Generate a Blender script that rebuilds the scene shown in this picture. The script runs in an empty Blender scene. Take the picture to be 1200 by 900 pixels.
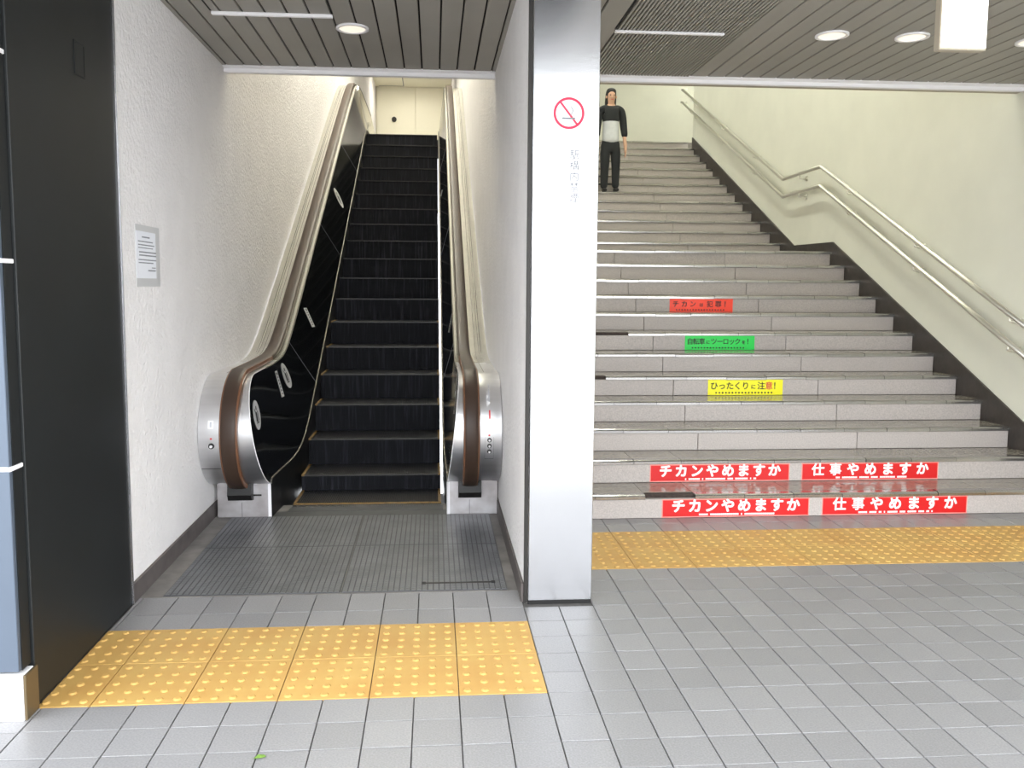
import bpy, bmesh, math, random
from mathutils import Vector, Matrix
random.seed(7)
scn = bpy.context.scene
col = scn.collection

# ------------------------------------------------------------------ camera
CAM = Vector((-0.38349, -2.66309, 1.36940))
FPX, PX, PY = 970.07, 578.54, 422.72
YAW, PITCH, ROLL = 7.2388e-2, -9.0735e-2, 5.8489e-3
fw = Vector((math.sin(YAW)*math.cos(PITCH), math.cos(YAW)*math.cos(PITCH), math.sin(PITCH)))
rt = Vector((math.cos(YAW), -math.sin(YAW), 0)); up = rt.cross(fw)
rt2 = rt*math.cos(ROLL)+up*math.sin(ROLL); up2 = -rt*math.sin(ROLL)+up*math.cos(ROLL)
cd = bpy.data.cameras.new('camera'); cam = bpy.data.objects.new('camera', cd); col.objects.link(cam)
cam.matrix_world = Matrix(((rt2.x, up2.x, -fw.x, CAM.x), (rt2.y, up2.y, -fw.y, CAM.y), (rt2.z, up2.z, -fw.z, CAM.z), (0, 0, 0, 1)))
cd.sensor_width = 36.0; cd.sensor_fit = 'HORIZONTAL'; cd.lens = 36.0*FPX/1200
cd.shift_x = (600-PX)/1200; cd.shift_y = (PY-450)/1200
cd.clip_start = 0.05; cd.clip_end = 300
scn.camera = cam

# ------------------------------------------------------------------ sky and exposure
w = bpy.data.worlds.new('World'); scn.world = w; w.use_nodes = True
bg = w.node_tree.nodes['Background']
bg.inputs['Color'].default_value = (0.93, 0.965, 1.0, 1)      # bright overcast sky
bg.inputs['Strength'].default_value = 4.8
scn.view_settings.view_transform = 'Standard'
try: scn.view_settings.look = 'None'
except Exception: pass
scn.view_settings.exposure = 0.45; scn.view_settings.gamma = 1.0
scn.view_settings.use_curve_mapping = False
LAMP_STAIR = 54.0; LAMP_ESC = 58.0; DOWNLIGHT = .5; LAMP_UP = 80.0
LAMP_COL = (1.0, 0.93, 0.72)

# ------------------------------------------------------------------ materials
def lin(c):
    return tuple(((v/255)/12.92 if v/255 <= .04045 else ((v/255+.055)/1.055)**2.4) for v in c)
MATS = {}
def mat(name, rgb, rough=.5, metal=0., spec=.5, noise=0., nscale=20., bump=0., bscale=40., stretch=None, emit=0., coat=0., rnd=0., detail=3., rgb2=None, bdist=.01, aniso=0.):
    if name in MATS: return MATS[name]
    m = bpy.data.materials.new(name); m.use_nodes = True; MATS[name] = m
    nt = m.node_tree; b = nt.nodes['Principled BSDF']
    c = lin(rgb)
    b.inputs['Base Color'].default_value = (*c, 1)
    b.inputs['Roughness'].default_value = rough; b.inputs['Metallic'].default_value = metal
    b.inputs['Specular IOR Level'].default_value = spec
    b.inputs['Coat Weight'].default_value = coat; b.inputs['Coat Roughness'].default_value = .05
    if aniso: b.inputs['Anisotropic'].default_value = aniso
    tc = nt.nodes.new('ShaderNodeTexCoord'); src = tc.outputs['Object']
    if stretch:
        mp = nt.nodes.new('ShaderNodeMapping'); mp.inputs['Scale'].default_value = stretch
        nt.links.new(src, mp.inputs['Vector']); src = mp.outputs['Vector']
    colour = None
    if noise or rgb2:
        n = nt.nodes.new('ShaderNodeTexNoise'); n.inputs['Scale'].default_value = nscale; n.inputs['Detail'].default_value = detail
        nt.links.new(src, n.inputs['Vector'])
        r = nt.nodes.new('ShaderNodeMapRange'); r.inputs['From Min'].default_value = .3; r.inputs['From Max'].default_value = .7
        nt.links.new(n.outputs['Fac'], r.inputs['Value'])
        mx = nt.nodes.new('ShaderNodeMix'); mx.data_type = 'RGBA'
        if rgb2: a, bb = c, lin(rgb2)
        else: a, bb = [v*(1-noise) for v in c], [min(1, v*(1+noise)) for v in c]
        mx.inputs[6].default_value = (*a, 1); mx.inputs[7].default_value = (*bb, 1)
        nt.links.new(r.outputs['Result'], mx.inputs[0]); colour = mx.outputs[2]
    if rnd:
        oi = nt.nodes.new('ShaderNodeObjectInfo'); r2 = nt.nodes.new('ShaderNodeMapRange')
        r2.inputs['To Min'].default_value = 1-rnd; r2.inputs['To Max'].default_value = 1+rnd
        nt.links.new(oi.outputs['Random'], r2.inputs['Value'])
        vm = nt.nodes.new('ShaderNodeVectorMath'); vm.operation = 'SCALE'
        if colour: nt.links.new(colour, vm.inputs[0])
        else: vm.inputs[0].default_value = c
        nt.links.new(r2.outputs['Result'], vm.inputs['Scale']); colour = vm.outputs['Vector']
    if colour: nt.links.new(colour, b.inputs['Base Color'])
    if bump:
        n2 = nt.nodes.new('ShaderNodeTexNoise'); n2.inputs['Scale'].default_value = bscale; n2.inputs['Detail'].default_value = 4
        nt.links.new(src, n2.inputs['Vector'])
        bp = nt.nodes.new('ShaderNodeBump'); bp.inputs['Strength'].default_value = bump; bp.inputs['Distance'].default_value = bdist
        nt.links.new(n2.outputs['Fac'], bp.inputs['Height']); nt.links.new(bp.outputs['Normal'], b.inputs['Normal'])
    if emit:
        b.inputs['Emission Color'].default_value = (*c, 1); b.inputs['Emission Strength'].default_value = emit
    return m

def ribbed(name, rgb, axis, pitch, rough=.45, metal=0., depth=.004, scuff=0., spec=.5):
    """fine parallel ribs as relief (too fine to pick apart), with worn streaks along them"""
    m = mat(name, rgb, rough=rough, metal=metal, spec=spec)
    nt = m.node_tree; b = nt.nodes['Principled BSDF']; tc = [n for n in nt.nodes if n.type == 'TEX_COORD'][0]
    wv = nt.nodes.new('ShaderNodeTexWave'); wv.wave_type = 'BANDS'; wv.bands_direction = axis
    wv.inputs['Scale'].default_value = 1/pitch/ (20/ (2*math.pi)) if False else .314/pitch
    nt.links.new(tc.outputs['Object'], wv.inputs['Vector'])
    bp = nt.nodes.new('ShaderNodeBump'); bp.inputs['Distance'].default_value = depth; bp.inputs['Strength'].default_value = .6
    nt.links.new(wv.outputs['Fac'], bp.inputs['Height']); nt.links.new(bp.outputs['Normal'], b.inputs['Normal'])
    if scuff:
        mp = nt.nodes.new('ShaderNodeMapping'); mp.inputs['Scale'].default_value = (60, 2, 3)
        nt.links.new(tc.outputs['Object'], mp.inputs['Vector'])
        n = nt.nodes.new('ShaderNodeTexNoise'); n.inputs['Scale'].default_value = 1.0; n.inputs['Detail'].default_value = 5
        nt.links.new(mp.outputs['Vector'], n.inputs['Vector'])
        r = nt.nodes.new('ShaderNodeMapRange'); r.inputs['From Min'].default_value = .52; r.inputs['From Max'].default_value = .8
        nt.links.new(n.outputs['Fac'], r.inputs['Value'])
        mx = nt.nodes.new('ShaderNodeMix'); mx.data_type = 'RGBA'
        mx.inputs[6].default_value = (*lin(rgb), 1); mx.inputs[7].default_value = (*[min(1, v*(1+scuff)+.01) for v in lin(rgb)], 1)
        nt.links.new(r.outputs['Result'], mx.inputs[0]); nt.links.new(mx.outputs[2], b.inputs['Base Color'])
    return m

M = dict(
    tile=mat('floor_tile_grey', (137, 136, 137), rough=.36, noise=.14, nscale=160, rnd=.07, bump=.12, bscale=300, bdist=.002),
    grout=mat('grout_dark', (92, 90, 88), rough=.9, noise=.2, nscale=30),
    paving=mat('outdoor_paving', (165, 164, 162), rough=.8, noise=.1, nscale=4),
    yellow=mat('tactile_yellow', (200, 164, 94), rough=.55, rgb2=(192, 148, 80), nscale=4, rnd=.05),
    plaster=mat('rough_plaster_white', (236, 233, 232), rough=.85, noise=.03, nscale=5, bump=.8, bscale=48, bdist=.014),
    cream=mat('cream_paint', (222, 221, 208), rough=.6, noise=.03, nscale=3, bump=.05, bscale=90),
    creamtop=mat('cream_board', (242, 238, 218), rough=.6),
    skirting=mat('skirting_brown_grey', (88, 82, 80), rough=.6, noise=.2, nscale=14),
    cement=mat('cement_strip', (140, 136, 132), rough=.8, rgb2=(108, 104, 102), nscale=7),
    blackpanel=mat('black_painted_panel', (21, 24, 25), rough=.5, noise=.18, nscale=3),
    steel=mat('brushed_steel', (205, 205, 208), rough=.24, metal=1, noise=.05, nscale=6, stretch=(1, 1, 40)),
    deck=mat('satin_steel_deck', (208, 206, 198), rough=.27, metal=1, noise=.04, nscale=12),
    newel=mat('satin_steel_newel', (222, 222, 224), rough=.32, metal=1, noise=.06, nscale=3, stretch=(.6, 8, 8)),
    steelbase=mat('scuffed_steel_base', (206, 204, 206), rough=.42, metal=.75, rgb2=(172, 166, 166), nscale=9),
    chrome=mat('polished_rail', (238, 236, 228), rough=.28, metal=1),
    darkmetal=mat('dark_metal', (52, 50, 48), rough=.5, metal=.6),
    alu=mat('white_aluminium', (246, 244, 246), rough=.35, metal=.0),
    tan=mat('tan_soffit', (176, 166, 148), rough=.6),
    slat=mat('ceiling_slat_grey', (152, 148, 140), rough=.5, noise=.04, nscale=3, rnd=.04),
    slatdark=mat('ceiling_void', (30, 29, 28), rough=.9),
    granite=mat('riser_terrazzo', (178, 170, 165), rough=.5, noise=.16, nscale=130, rnd=.05, detail=5),
    tread=mat('tread_tile', (136, 130, 120), rough=.16, spec=.8, noise=.14, nscale=60, rnd=.06),
    nosing=mat('nosing_glazed', (168, 166, 164), rough=.2, metal=.9, rnd=.1),
    nosingdark=mat('nosing_broken', (56, 46, 42), rough=.9, noise=.4, nscale=60),
    core=mat('stair_core', (120, 114, 106), rough=.8, noise=.1, nscale=30),
    stringer=mat('stringer_dark_stone', (58, 52, 48), rough=.5, noise=.22, nscale=12, bump=.1, bscale=40),
    inner=mat('inner_panel_black', (9, 11, 12), rough=.09, spec=.6, coat=.3),
    skirt=mat('skirt_black', (14, 15, 16), rough=.5),
    trim=mat('panel_trim', (118, 114, 106), rough=.5, metal=.9),
    rubber=mat('handrail_brown', (62, 47, 38), rough=.45, spec=.35, coat=.0, noise=.08, nscale=6),
    rubberedge=mat('handrail_edge', (116, 78, 54), rough=.35),
    blackrubber=mat('black_rubber', (22, 21, 21), rough=.5),
    steptread=ribbed('step_tread', (36, 37, 40), 'X', .012, rough=.4, metal=.3, scuff=.5),
    stepriser=ribbed('step_riser', (19, 20, 25), 'X', .012, rough=.55, scuff=2.6, spec=.2),
    stepyellow=mat('step_yellow_line', (122, 94, 44), rough=.6, noise=.3, nscale=40),
    stepedge=mat('step_worn_edge', (50, 49, 48), rough=.45, metal=.4, noise=.3, nscale=80),
    plate=mat('floor_plate_metal', (84, 85, 88), rough=.42, metal=.55, noise=.14, nscale=5),
    platestud=mat('floor_plate_studs', (120, 121, 124), rough=.4, metal=.6, noise=.14, nscale=6),
    white=mat('white_print', (244, 244, 244), rough=.5),
    paper=mat('paper_white', (238, 240, 246), rough=.6),
    tape=mat('clear_tape', (206, 206, 206), rough=.3),
    ink=mat('ink_black', (28, 28, 30), rough=.6),
    inkgrey=mat('ink_grey', (120, 122, 128), rough=.6),
    inkpale=mat('ink_pale', (196, 198, 206), rough=.6),
    red=mat('sticker_red', (206, 18, 20), rough=.4),
    redpink=mat('sticker_border', (246, 150, 140), rough=.4),
    inkred=mat('ink_red', (214, 50, 60), rough=.5),
    signred=mat('sign_red', (222, 50, 84), rough=.5),
    orange=mat('sticker_orange', (255, 66, 30), rough=.4),
    green=mat('sticker_green', (18, 214, 78), rough=.4),
    yellowst=mat('sticker_yellow', (246, 238, 20), rough=.4),
    bluegrey=mat('blue_grey_cladding', (88, 98, 112), rough=.45, metal=.2, noise=.05, nscale=2),
    bronze=mat('base_side_bronze', (120, 104, 78), rough=.4, metal=.6),
    basewhite=mat('white_base_stone', (226, 225, 226), rough=.5),
    glow=mat('sign_lightbox', (255, 252, 244), rough=.5, emit=3.0),
    lamp=mat('downlight_lens', (255, 244, 226), rough=.4, emit=DOWNLIGHT),
    tube1=mat('tube_stair', (250, 252, 238), rough=.4, emit=LAMP_STAIR),
    tube2=mat('tube_escalator', (254, 252, 236), rough=.4, emit=LAMP_ESC),
    tube3=mat('tube_landing', (255, 250, 236), rough=.4, emit=LAMP_UP),
    fixture=mat('lamp_housing', (230, 230, 228), rough=.5),
    leafm=mat('leaf_green', (106, 140, 58), rough=.6),
    skin=mat('skin', (206, 164, 138), rough=.6), hair=mat('hair_dark', (26, 22, 21), rough=.5),
    shirt=mat('pale_top', (202, 204, 208), rough=.9, noise=.06, nscale=20), trousers=mat('dark_trousers', (38, 40, 42), rough=.9), shoe=mat('shoe_black', (20, 20, 20), rough=.5),
)

# ------------------------------------------------------------------ helpers
def wm(o):
    m = o.matrix_basis.copy()
    if o.parent: m = wm(o.parent) @ o.matrix_parent_inverse @ m
    return m
def setparent(o, p):
    o.parent = p; o.matrix_parent_inverse = wm(p).inverted()
def link(name, me, m=None, parent=None):
    o = bpy.data.objects.new(name, me); col.objects.link(o)
    if m is not None and me is not None and not me.materials: me.materials.append(m)
    if parent: setparent(o, parent)
    return o
def tag(o, label, cat, group=None):
    o['label'] = label; o['category'] = cat
    if group: o['group'] = group
    return o
def thing(name, loc, label, cat, group=None):
    o = bpy.data.objects.new(name, None); col.objects.link(o); o.location = loc; o.empty_display_size = .1
    return tag(o, label, cat, group)
def struct(o): o['kind'] = 'structure'; return o
def stuff(o): o['kind'] = 'stuff'; return o
def pymesh(name, vs, fs, smooth=False):
    me = bpy.data.meshes.new(name); me.from_pydata([tuple(v) for v in vs], [], fs)
    bm = bmesh.new(); bm.from_mesh(me); bmesh.ops.recalc_face_normals(bm, faces=bm.faces); bm.to_mesh(me); bm.free()
    if smooth:
        for p in me.polygons: p.use_smooth = True
    me.update(); return me
def mo(name, vs, fs, m, parent=None, smooth=False): return link(name, pymesh(name, vs, fs, smooth), m, parent)
BF = [(0, 3, 2, 1), (4, 5, 6, 7), (0, 1, 5, 4), (1, 2, 6, 5), (2, 3, 7, 6), (3, 0, 4, 7)]
def bv(x0, x1, y0, y1, z0, z1): return [(x0, y0, z0), (x1, y0, z0), (x1, y1, z0), (x0, y1, z0), (x0, y0, z1), (x1, y0, z1), (x1, y1, z1), (x0, y1, z1)]
def boxes(name, lst, m, parent=None):
    vs, fs = [], []
    for b in lst:
        n = len(vs); vs += bv(*b); fs += [tuple(i+n for i in f) for f in BF]
    return mo(name, vs, fs, m, parent)
def boxme(name, x0, x1, y0, y1, z0, z1, bevel=0., seg=1):
    me = bpy.data.meshes.new(name); bm = bmesh.new()
    v = [bm.verts.new(p) for p in bv(x0, x1, y0, y1, z0, z1)]
    for f in BF: bm.faces.new([v[i] for i in f])
    bmesh.ops.recalc_face_normals(bm, faces=bm.faces)
    if bevel: bmesh.ops.bevel(bm, geom=bm.edges[:], offset=bevel, segments=seg, affect='EDGES', profile=.5)
    bm.to_mesh(me); bm.free(); return me
def box(name, x0, x1, y0, y1, z0, z1, m, parent=None, bevel=0., seg=1): return link(name, boxme(name, x0, x1, y0, y1, z0, z1, bevel, seg), m, parent)
def cyl(name, c, r, h, m, parent=None, axis='Z', n=24, r2=None, bevel=0.):
    me = bpy.data.meshes.new(name); bm = bmesh.new()
    bmesh.ops.create_cone(bm, cap_ends=True, segments=n, radius1=r, radius2=r if r2 is None else r2, depth=h)
    if bevel: bmesh.ops.bevel(bm, geom=[e for e in bm.edges if any(len(f.verts) > 4 for f in e.link_faces)], offset=bevel, segments=2, affect='EDGES')
    R = {'Z': Matrix.Identity(4), 'Y': Matrix.Rotation(math.pi/2, 4, 'X'), 'X': Matrix.Rotation(math.pi/2, 4, 'Y')}[axis]
    bmesh.ops.transform(bm, matrix=Matrix.Translation(c) @ R, verts=bm.verts)
    bm.to_mesh(me); bm.free()
    for p in me.polygons: p.use_smooth = len(p.vertices) <= 4
    return link(name, me, m, parent)
def ring(name, c, r0, r1, h, m, parent=None, axis='Z', n=32):
    vs, fs = [], []
    for i in range(n):
        a = 2*math.pi*i/n; ca, sa = math.cos(a), math.sin(a)
        for r, z in ((r0, -h/2), (r1, -h/2), (r1, h/2), (r0, h/2)):
            p = (r*ca, r*sa, z)
            if axis == 'Y': p = (p[0], p[2], p[1])
            if axis == 'X': p = (p[2], p[0], p[1])
            vs.append((c[0]+p[0], c[1]+p[1], c[2]+p[2]))
    for i in range(n):
        j = (i+1) % n
        for k in range(4): fs.append((4*i+k, 4*i+(k+1) % 4, 4*j+(k+1) % 4, 4*j+k))
    return mo(name, vs, fs, m, parent, True)
def sweep(name, pts, section, m, parent=None, upv=None, closed_caps=True, smooth=True):
    """sweep a closed section [(a,b)] along pts; a along side vector, b along normal"""
    vs, fs = [], []; n = len(pts); k = len(section); P = [Vector(p) for p in pts]
    for i in range(n):
        t = (P[min(i+1, n-1)]-P[max(i-1, 0)]).normalized()
        side = Vector((1, 0, 0)) if upv is None else t.cross(upv).normalized()
        nrm = side.cross(t).normalized()
        for a, b in section: vs.append(P[i]+side*a+nrm*b)
    for i in range(n-1):
        for j in range(k): fs.append((i*k+j, i*k+(j+1) % k, (i+1)*k+(j+1) % k, (i+1)*k+j))
    if closed_caps: fs.append(tuple(range(k))); fs.append(tuple((n-1)*k+j for j in range(k)))
    return mo(name, vs, fs, m, parent, smooth)
def prism(name, poly, x0, x1, m, parent=None):
    """polygon in (Y,Z) extruded along X"""
    me = bpy.data.meshes.new(name); bm = bmesh.new()
    a = [bm.verts.new((x0, y, z)) for y, z in poly]; b = [bm.verts.new((x1, y, z)) for y, z in poly]
    bm.faces.new(a); bm.faces.new(b[::-1]); n = len(poly)
    for i in range(n): bm.faces.new((a[i], a[(i+1) % n], b[(i+1) % n], b[i]))
    bmesh.ops.recalc_face_normals(bm, faces=bm.faces); bmesh.ops.triangulate(bm, faces=[f for f in bm.faces if len(f.verts) > 4])
    bm.to_mesh(me); bm.free(); return link(name, me, m, parent)
def text(name, s, size, loc, m, parent, rot=(math.pi/2, 0, 0), bold=0., sx=1., align='CENTER', width=None):
    cu = bpy.data.curves.new(name, 'FONT'); cu.body = s; cu.size = size; cu.align_x = align; cu.align_y = 'CENTER'; cu.extrude = .0004; cu.resolution_u = 3
    t = bpy.data.objects.new('t', cu); col.objects.link(t)
    dg = bpy.context.evaluated_depsgraph_get(); dg.update()
    me = bpy.data.meshes.new_from_object(t.evaluated_get(dg)); me.name = name
    bpy.data.objects.remove(t); bpy.data.curves.remove(cu)
    if width and len(me.vertices):
        xs = [v.co.x for v in me.vertices]; ys = [v.co.y for v in me.vertices]; cx = (min(xs)+max(xs))/2; cy = (min(ys)+max(ys))/2
        k = width/(max(xs)-min(xs))
        for v in me.vertices: v.co.x = (v.co.x-cx)*k; v.co.y -= cy
    if bold:   # heavy lettering: the same glyph laid over itself, shifted all round
        n0 = len(me.vertices); V = [v.co.copy() for v in me.vertices]; F = [tuple(p.vertices) for p in me.polygons]; vs, fs = [], []
        for i in range(9):
            dx, dy = (0, 0) if i == 8 else (bold*math.cos(i*math.pi/4), bold*math.sin(i*math.pi/4))
            k = len(vs); vs += [(v.x+dx, v.y+dy, v.z+.00002*i) for v in V]; fs += [tuple(a+k for a in f) for f in F]
        bpy.data.meshes.remove(me); me = bpy.data.meshes.new(name); me.from_pydata(vs, [], fs)
    me.transform(Matrix.Translation(loc) @ Matrix.Rotation(rot[2], 4, 'Z') @ Matrix.Rotation(rot[0], 4, 'X'))
    me.materials.clear()
    return link(name, me, m, parent)
def proj(p):
    d = Vector(p)-CAM; z = d.dot(fw)
    if z < .05: return None
    return PX+FPX*d.dot(rt2)/z, PY-FPX*d.dot(up2)/z, z

# ------------------------------------------------------------------ main dimensions (metres)
WL, WR, XD0, XD1, WS = -1.68, 0.005, 0.005, 0.298, 3.545   # escalator walls, divider, stair wall
YP = 0.785                                                 # front of the pillar line
CZ = 2.71                                                  # ceiling over the entrance
YF = 2.72                                                  # inner edge of that ceiling
H, G, Y1 = .1435, .297, 2.06                               # stair rise, going, first riser
TOPZ = 6.3

# ------------------------------------------------------------------ setting: floor
floor = struct(link('floor', boxme('floor', -6, 7, -.76, 2.3, -.12, -.006), M['grout']))
pave = struct(link('pavement', boxme('pavement', -40, 40, -60, -.76, -.12, -.001), M['paving']))
tiles = []
def add_tile(x0, x1, y0, y1):
    g = .002
    if x1-x0 < .012 or y1-y0 < .012: return
    tiles.append((x0+g, x1-g, y0+g, y1-g))
T = .15
for j in range(-5, 14):
    y0, y1 = j*T, (j+1)*T
    if y0 >= Y1-.01: continue
    if j == 13: y1 = Y1
    y1 = min(y1, Y1)
    for i in range(-17, 25):
        x0, x1 = i*T, (i+1)*T
        cx, cy = (x0+x1)/2, (y0+y1)/2
        if y0 >= -.08:
            if x1 <= WL+.01: continue
            x0 = max(x0, WL+.012)
        if -1.651 < cx < 0 and 0 < cy < .6: continue
        if cx > .3 and 1.2 < cy < 1.8: continue
        if y0 > .73 and cx < 0:
            if j == 5: add_tile(x0, x1, .75, .945)
            continue
        if cy > YP and XD0-.01 < cx < XD1: continue
        if x0 > WS: continue
        x1 = min(x1, WS)
        add_tile(x0, x1, y0, y1)
def tsize(t):
    q = proj(((t[0]+t[1])/2, (t[2]+t[3])/2, 0))
    if q is None or not (-40 < q[0] < 1240 and q[1] < 940): return 1e6
    return q[2]
tiles.sort(key=tsize)
tmesh = {}
def tile_me(wx, wy):
    k = (round(wx, 4), round(wy, 4))
    if k not in tmesh:
        b = .0012
        vs = bv(-wx/2, wx/2, -wy/2, wy/2, -.008, -.0012)+[(-wx/2+b, -wy/2+b, 0), (wx/2-b, -wy/2+b, 0), (wx/2-b, wy/2-b, 0), (-wx/2+b, wy/2-b, 0)]
        fs = [(0, 1, 5, 4), (1, 2, 6, 5), (2, 3, 7, 6), (3, 0, 4, 7), (4, 5, 9, 8), (5, 6, 10, 9), (6, 7, 11, 10), (7, 4, 8, 11), (8, 9, 10, 11)]
        tmesh[k] = pymesh('tile', vs, fs); tmesh[k].materials.append(M['tile'])
    return tmesh[k]
rest_v, rest_f = [], []
for n, t in enumerate(tiles):
    if n < 300:
        o = link('tile', tile_me(t[1]-t[0], t[3]-t[2])); o.location = ((t[0]+t[1])/2, (t[2]+t[3])/2, random.uniform(-.0006, .0006)); o.parent = floor
    else:
        k = len(rest_v); rest_v += bv(t[0], t[1], t[2], t[3], -.008, 0); rest_f += [tuple(i+k for i in f) for f in BF]
stuff(mo('tiles_further_off', rest_v, rest_f, M['tile'], floor))

# tactile blocks with truncated domes
def dome_me(r0, r1, h, n=12):
    vs = []
    for r, z in ((r0, 0), (r1*1.08, h*.8), (r1*.86, h)): vs += [(r*math.cos(2*math.pi*i/n), r*math.sin(2*math.pi*i/n), z) for i in range(n)]
    fs = [(k*n+i, k*n+(i+1) % n, (k+1)*n+(i+1) % n, (k+1)*n+i) for k in range(2) for i in range(n)]+[tuple(2*n+i for i in range(n))]
    me = pymesh('stud', vs, fs); me.materials.append(M['yellow']); return me
studme = dome_me(.0145, .010, .005)
def tactile(x0, x1, y0, y1, single):
    g = .0016
    b = box('tactile_block', x0+g, x1-g, y0+g, y1-g, -.008, .001, M['yellow'], floor, .0008)
    cs = [(x1-.3+.03+.06*i, y0+.03+.06*j) for i in range(5) for j in range(5)]
    cs = [c for c in cs if c[0]-.012 > x0]
    if single:
        for c in cs:
            s = link('stud', studme); s.parent = b; s.location = (c[0], c[1], .001)
    else:
        vs, fs = [], []
        for c in cs:
            k = len(vs); vs += [(v.co.x+c[0], v.co.y+c[1], v.co.z+.001) for v in studme.vertices]; fs += [tuple(i+k for i in p.vertices) for p in studme.polygons]
        stuff(mo('studs', vs, fs, M['yellow'], b))
for j in range(2):
    for i in range(6): tactile(max(-.3*(i+1), WL+.012), -.3*i, .3*j, .3*(j+1), True)
    for i in range(1, 12): tactile(max(.3*i, XD1), min(.3*(i+1), WS), 1.2+.3*j, 1.5+.3*j, False)

# ------------------------------------------------------------------ setting: walls
struct(box('wall_left', WL-.35, WL, .872, 17, -.05, TOPZ, M['plaster']))
wm_ = struct(box('wall_middle', XD0, XD1-.004, YP+.02, 17, -.05, TOPZ, M['plaster']))
struct(box('wall_right', WS, WS+.3, -.6, 9.93, -.05, TOPZ, M['cream']))
struct(box('wall_back_left', WL, XD0, 16.5, 16.7, 3.0, TOPZ+.3, M['creamtop']))
struct(box('wall_back_right', XD1, 8.5, 13.2, 13.4, 3.0, TOPZ+.3, M['cream']))
struct(box('wall_upper_right', 8.3, 8.5, 9.0, 13.2, 3.0, TOPZ, M['cream']))
struct(box('wall_upper_front', WS+.3, 8.5, 9.63, 9.93, 3.0, TOPZ, M['cream']))
# bulkheads above the inner edge of the entrance ceiling
struct(box('trim_1', WL, XD0, YF+.02, YF+.09, CZ-.02, TOPZ, M['tan']))
struct(box('trim_2', XD1, WS, YF+.02, YF+.09, CZ-.03, TOPZ, M['tan']))
def fascia(name, x0, x1):
    prof = [(YF-.045, CZ+.004), (YF-.045, CZ-.004), (YF-.012, CZ-.012), (YF-.012, CZ-.034), (YF+.02, CZ-.036), (YF+.02, CZ+.004)]
    return struct(prism(name, prof, x0, x1, M['alu']))
fascia('trim_3', WL+.001, XD0-.001); fascia('trim_4', XD1+.001, WS-.001)
# skirtings
struct(box('baseboard_left', WL, WL+.014, .872, 2.3, -.004, .085, M['skirting'], None, .002))
struct(box('baseboard_middle', XD0-.012, XD0, YP+.02, 2.3, -.004, .085, M['skirting'], None, .002))

# ------------------------------------------------------------------ entrance ceiling
ceil_ = struct(box('ceiling', -2.6, 4.6, -1.95, YF, CZ+.02, CZ+.16, M['slatdark']))
def slat(x0, x1, y0=-1.93, y1=YF-.046):
    g = .0045
    me = boxme('ceiling_slat', x0+g, x1-g, y0, y1, CZ, CZ+.016, .003)
    return link('ceiling_slat', me, M['slat'], ceil_)
n = 15; pw = (XD0-WL-.05)/n
for i in range(n): slat(WL+.025+i*pw, WL+.025+(i+1)*pw)
box('ceiling_edge_strip', WL, WL+.022, -1.93, YF-.046, CZ, CZ+.016, M['slat'], ceil_); box('ceiling_edge_strip', XD0-.022, XD0, YP, YF-.046, CZ, CZ+.016, M['slat'], ceil_)
xs = [.30, .4375, .575]
for a, b in zip(xs, xs[1:]): slat(a, b)
stuff(boxes('ceiling_grille', [(.575+.0197*i+.004, .575+.0197*i+.0155, -1.93, YF-.046, CZ-.004, CZ+.014) for i in range(34)], M['slat'], ceil_))
x = 1.25
while x < WS-.05: slat(x, min(x+.1135, WS)); x += .1135
for xa in (-2.55, -2.0): slat(xa, WL-.35 if xa > -2.2 else -2.01, -1.93, -.1)
box('vent_edge', -1.479, -.886, 1.645, 1.67, CZ-.016, CZ, M['alu'], ceil_, .003)
box('vent_edge', .563, 1.151, 1.75, 1.775, CZ-.016, CZ-.004, M['alu'], ceil_, .003)
for x0, x1, y0 in ((-1.479, -.886, 1.64), (.563, 1.151, 1.745)):
    for xx in (x0, x1): box('vent_groove', xx-.004, xx+.004, -.4, y0, CZ-.0015, CZ, M['slatdark'], ceil_)

def downlight(x, y, label):
    t = thing('downlight', (x, y, CZ), label, 'downlight', 'round ceiling downlights')
    ring('trim_ring', (x, y, CZ-.004), .068, .086, .009, M['alu'], t)
    cyl('lens', (x, y, CZ-.002), .068, .006, M['lamp'], t)
downlight(-.809, 1.861, 'round white downlight in the grey slatted ceiling over the escalator')
downlight(1.734, 1.747, 'round white downlight in the right ceiling, left of the pair')
downlight(2.173, 1.737, 'round white downlight beside the hanging light box sign')
downlight(2.868, 1.757, 'round white downlight at the right edge of the frame')

# hanging light box sign
hs = thing('hanging_sign', (1.66, .52, 2.29), 'blank glowing white light box sign hanging from the right ceiling', 'sign')
box('housing', 1.565, 1.757, .502, .54, 2.288, 2.62, M['tan'], hs, .003)
box('light_panel', 1.571, 1.751, .498, .503, 2.297, 2.614, M['glow'], hs)
for xx in (1.6, 1.72): cyl('hanger_rod', (xx, .521, 2.665), .006, .09, M['chrome'], hs, n=10)

# ------------------------------------------------------------------ left facade pillar and black panel
pl = thing('facade_pillar', (-2.0, .1, 0), 'blue grey clad pillar with silver joint strips and white base at the left edge', 'pillar')
zs = [.15, .80, 1.435, 2.06, CZ+.02]
for a, b in zip(zs, zs[1:]):
    box('front_panel', -2.5, -1.678, -.075, -.055, a+.006, b-.006, M['bluegrey'], pl, .002)
    box('side_panel', -1.70, -1.676, -.055, .0, a+.004, b-.004, M['blackpanel'], pl)
for z in zs[1:-1]: box('joint_strip', -2.5, -1.672, -.078, .0, z-.007, z+.007, M['alu'], pl, .002)
box('shaft', -2.5, -1.70, -.056, .86, 0, CZ+.02, M['blackpanel'], pl)
bs = box('base', -2.5, -1.664, -.084, -.01, 0, .148, M['basewhite'], pl, .002)
box('base_side', -1.665, -1.656, -.08, .002, 0.0, .146, M['bronze'], pl, .002)
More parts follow.
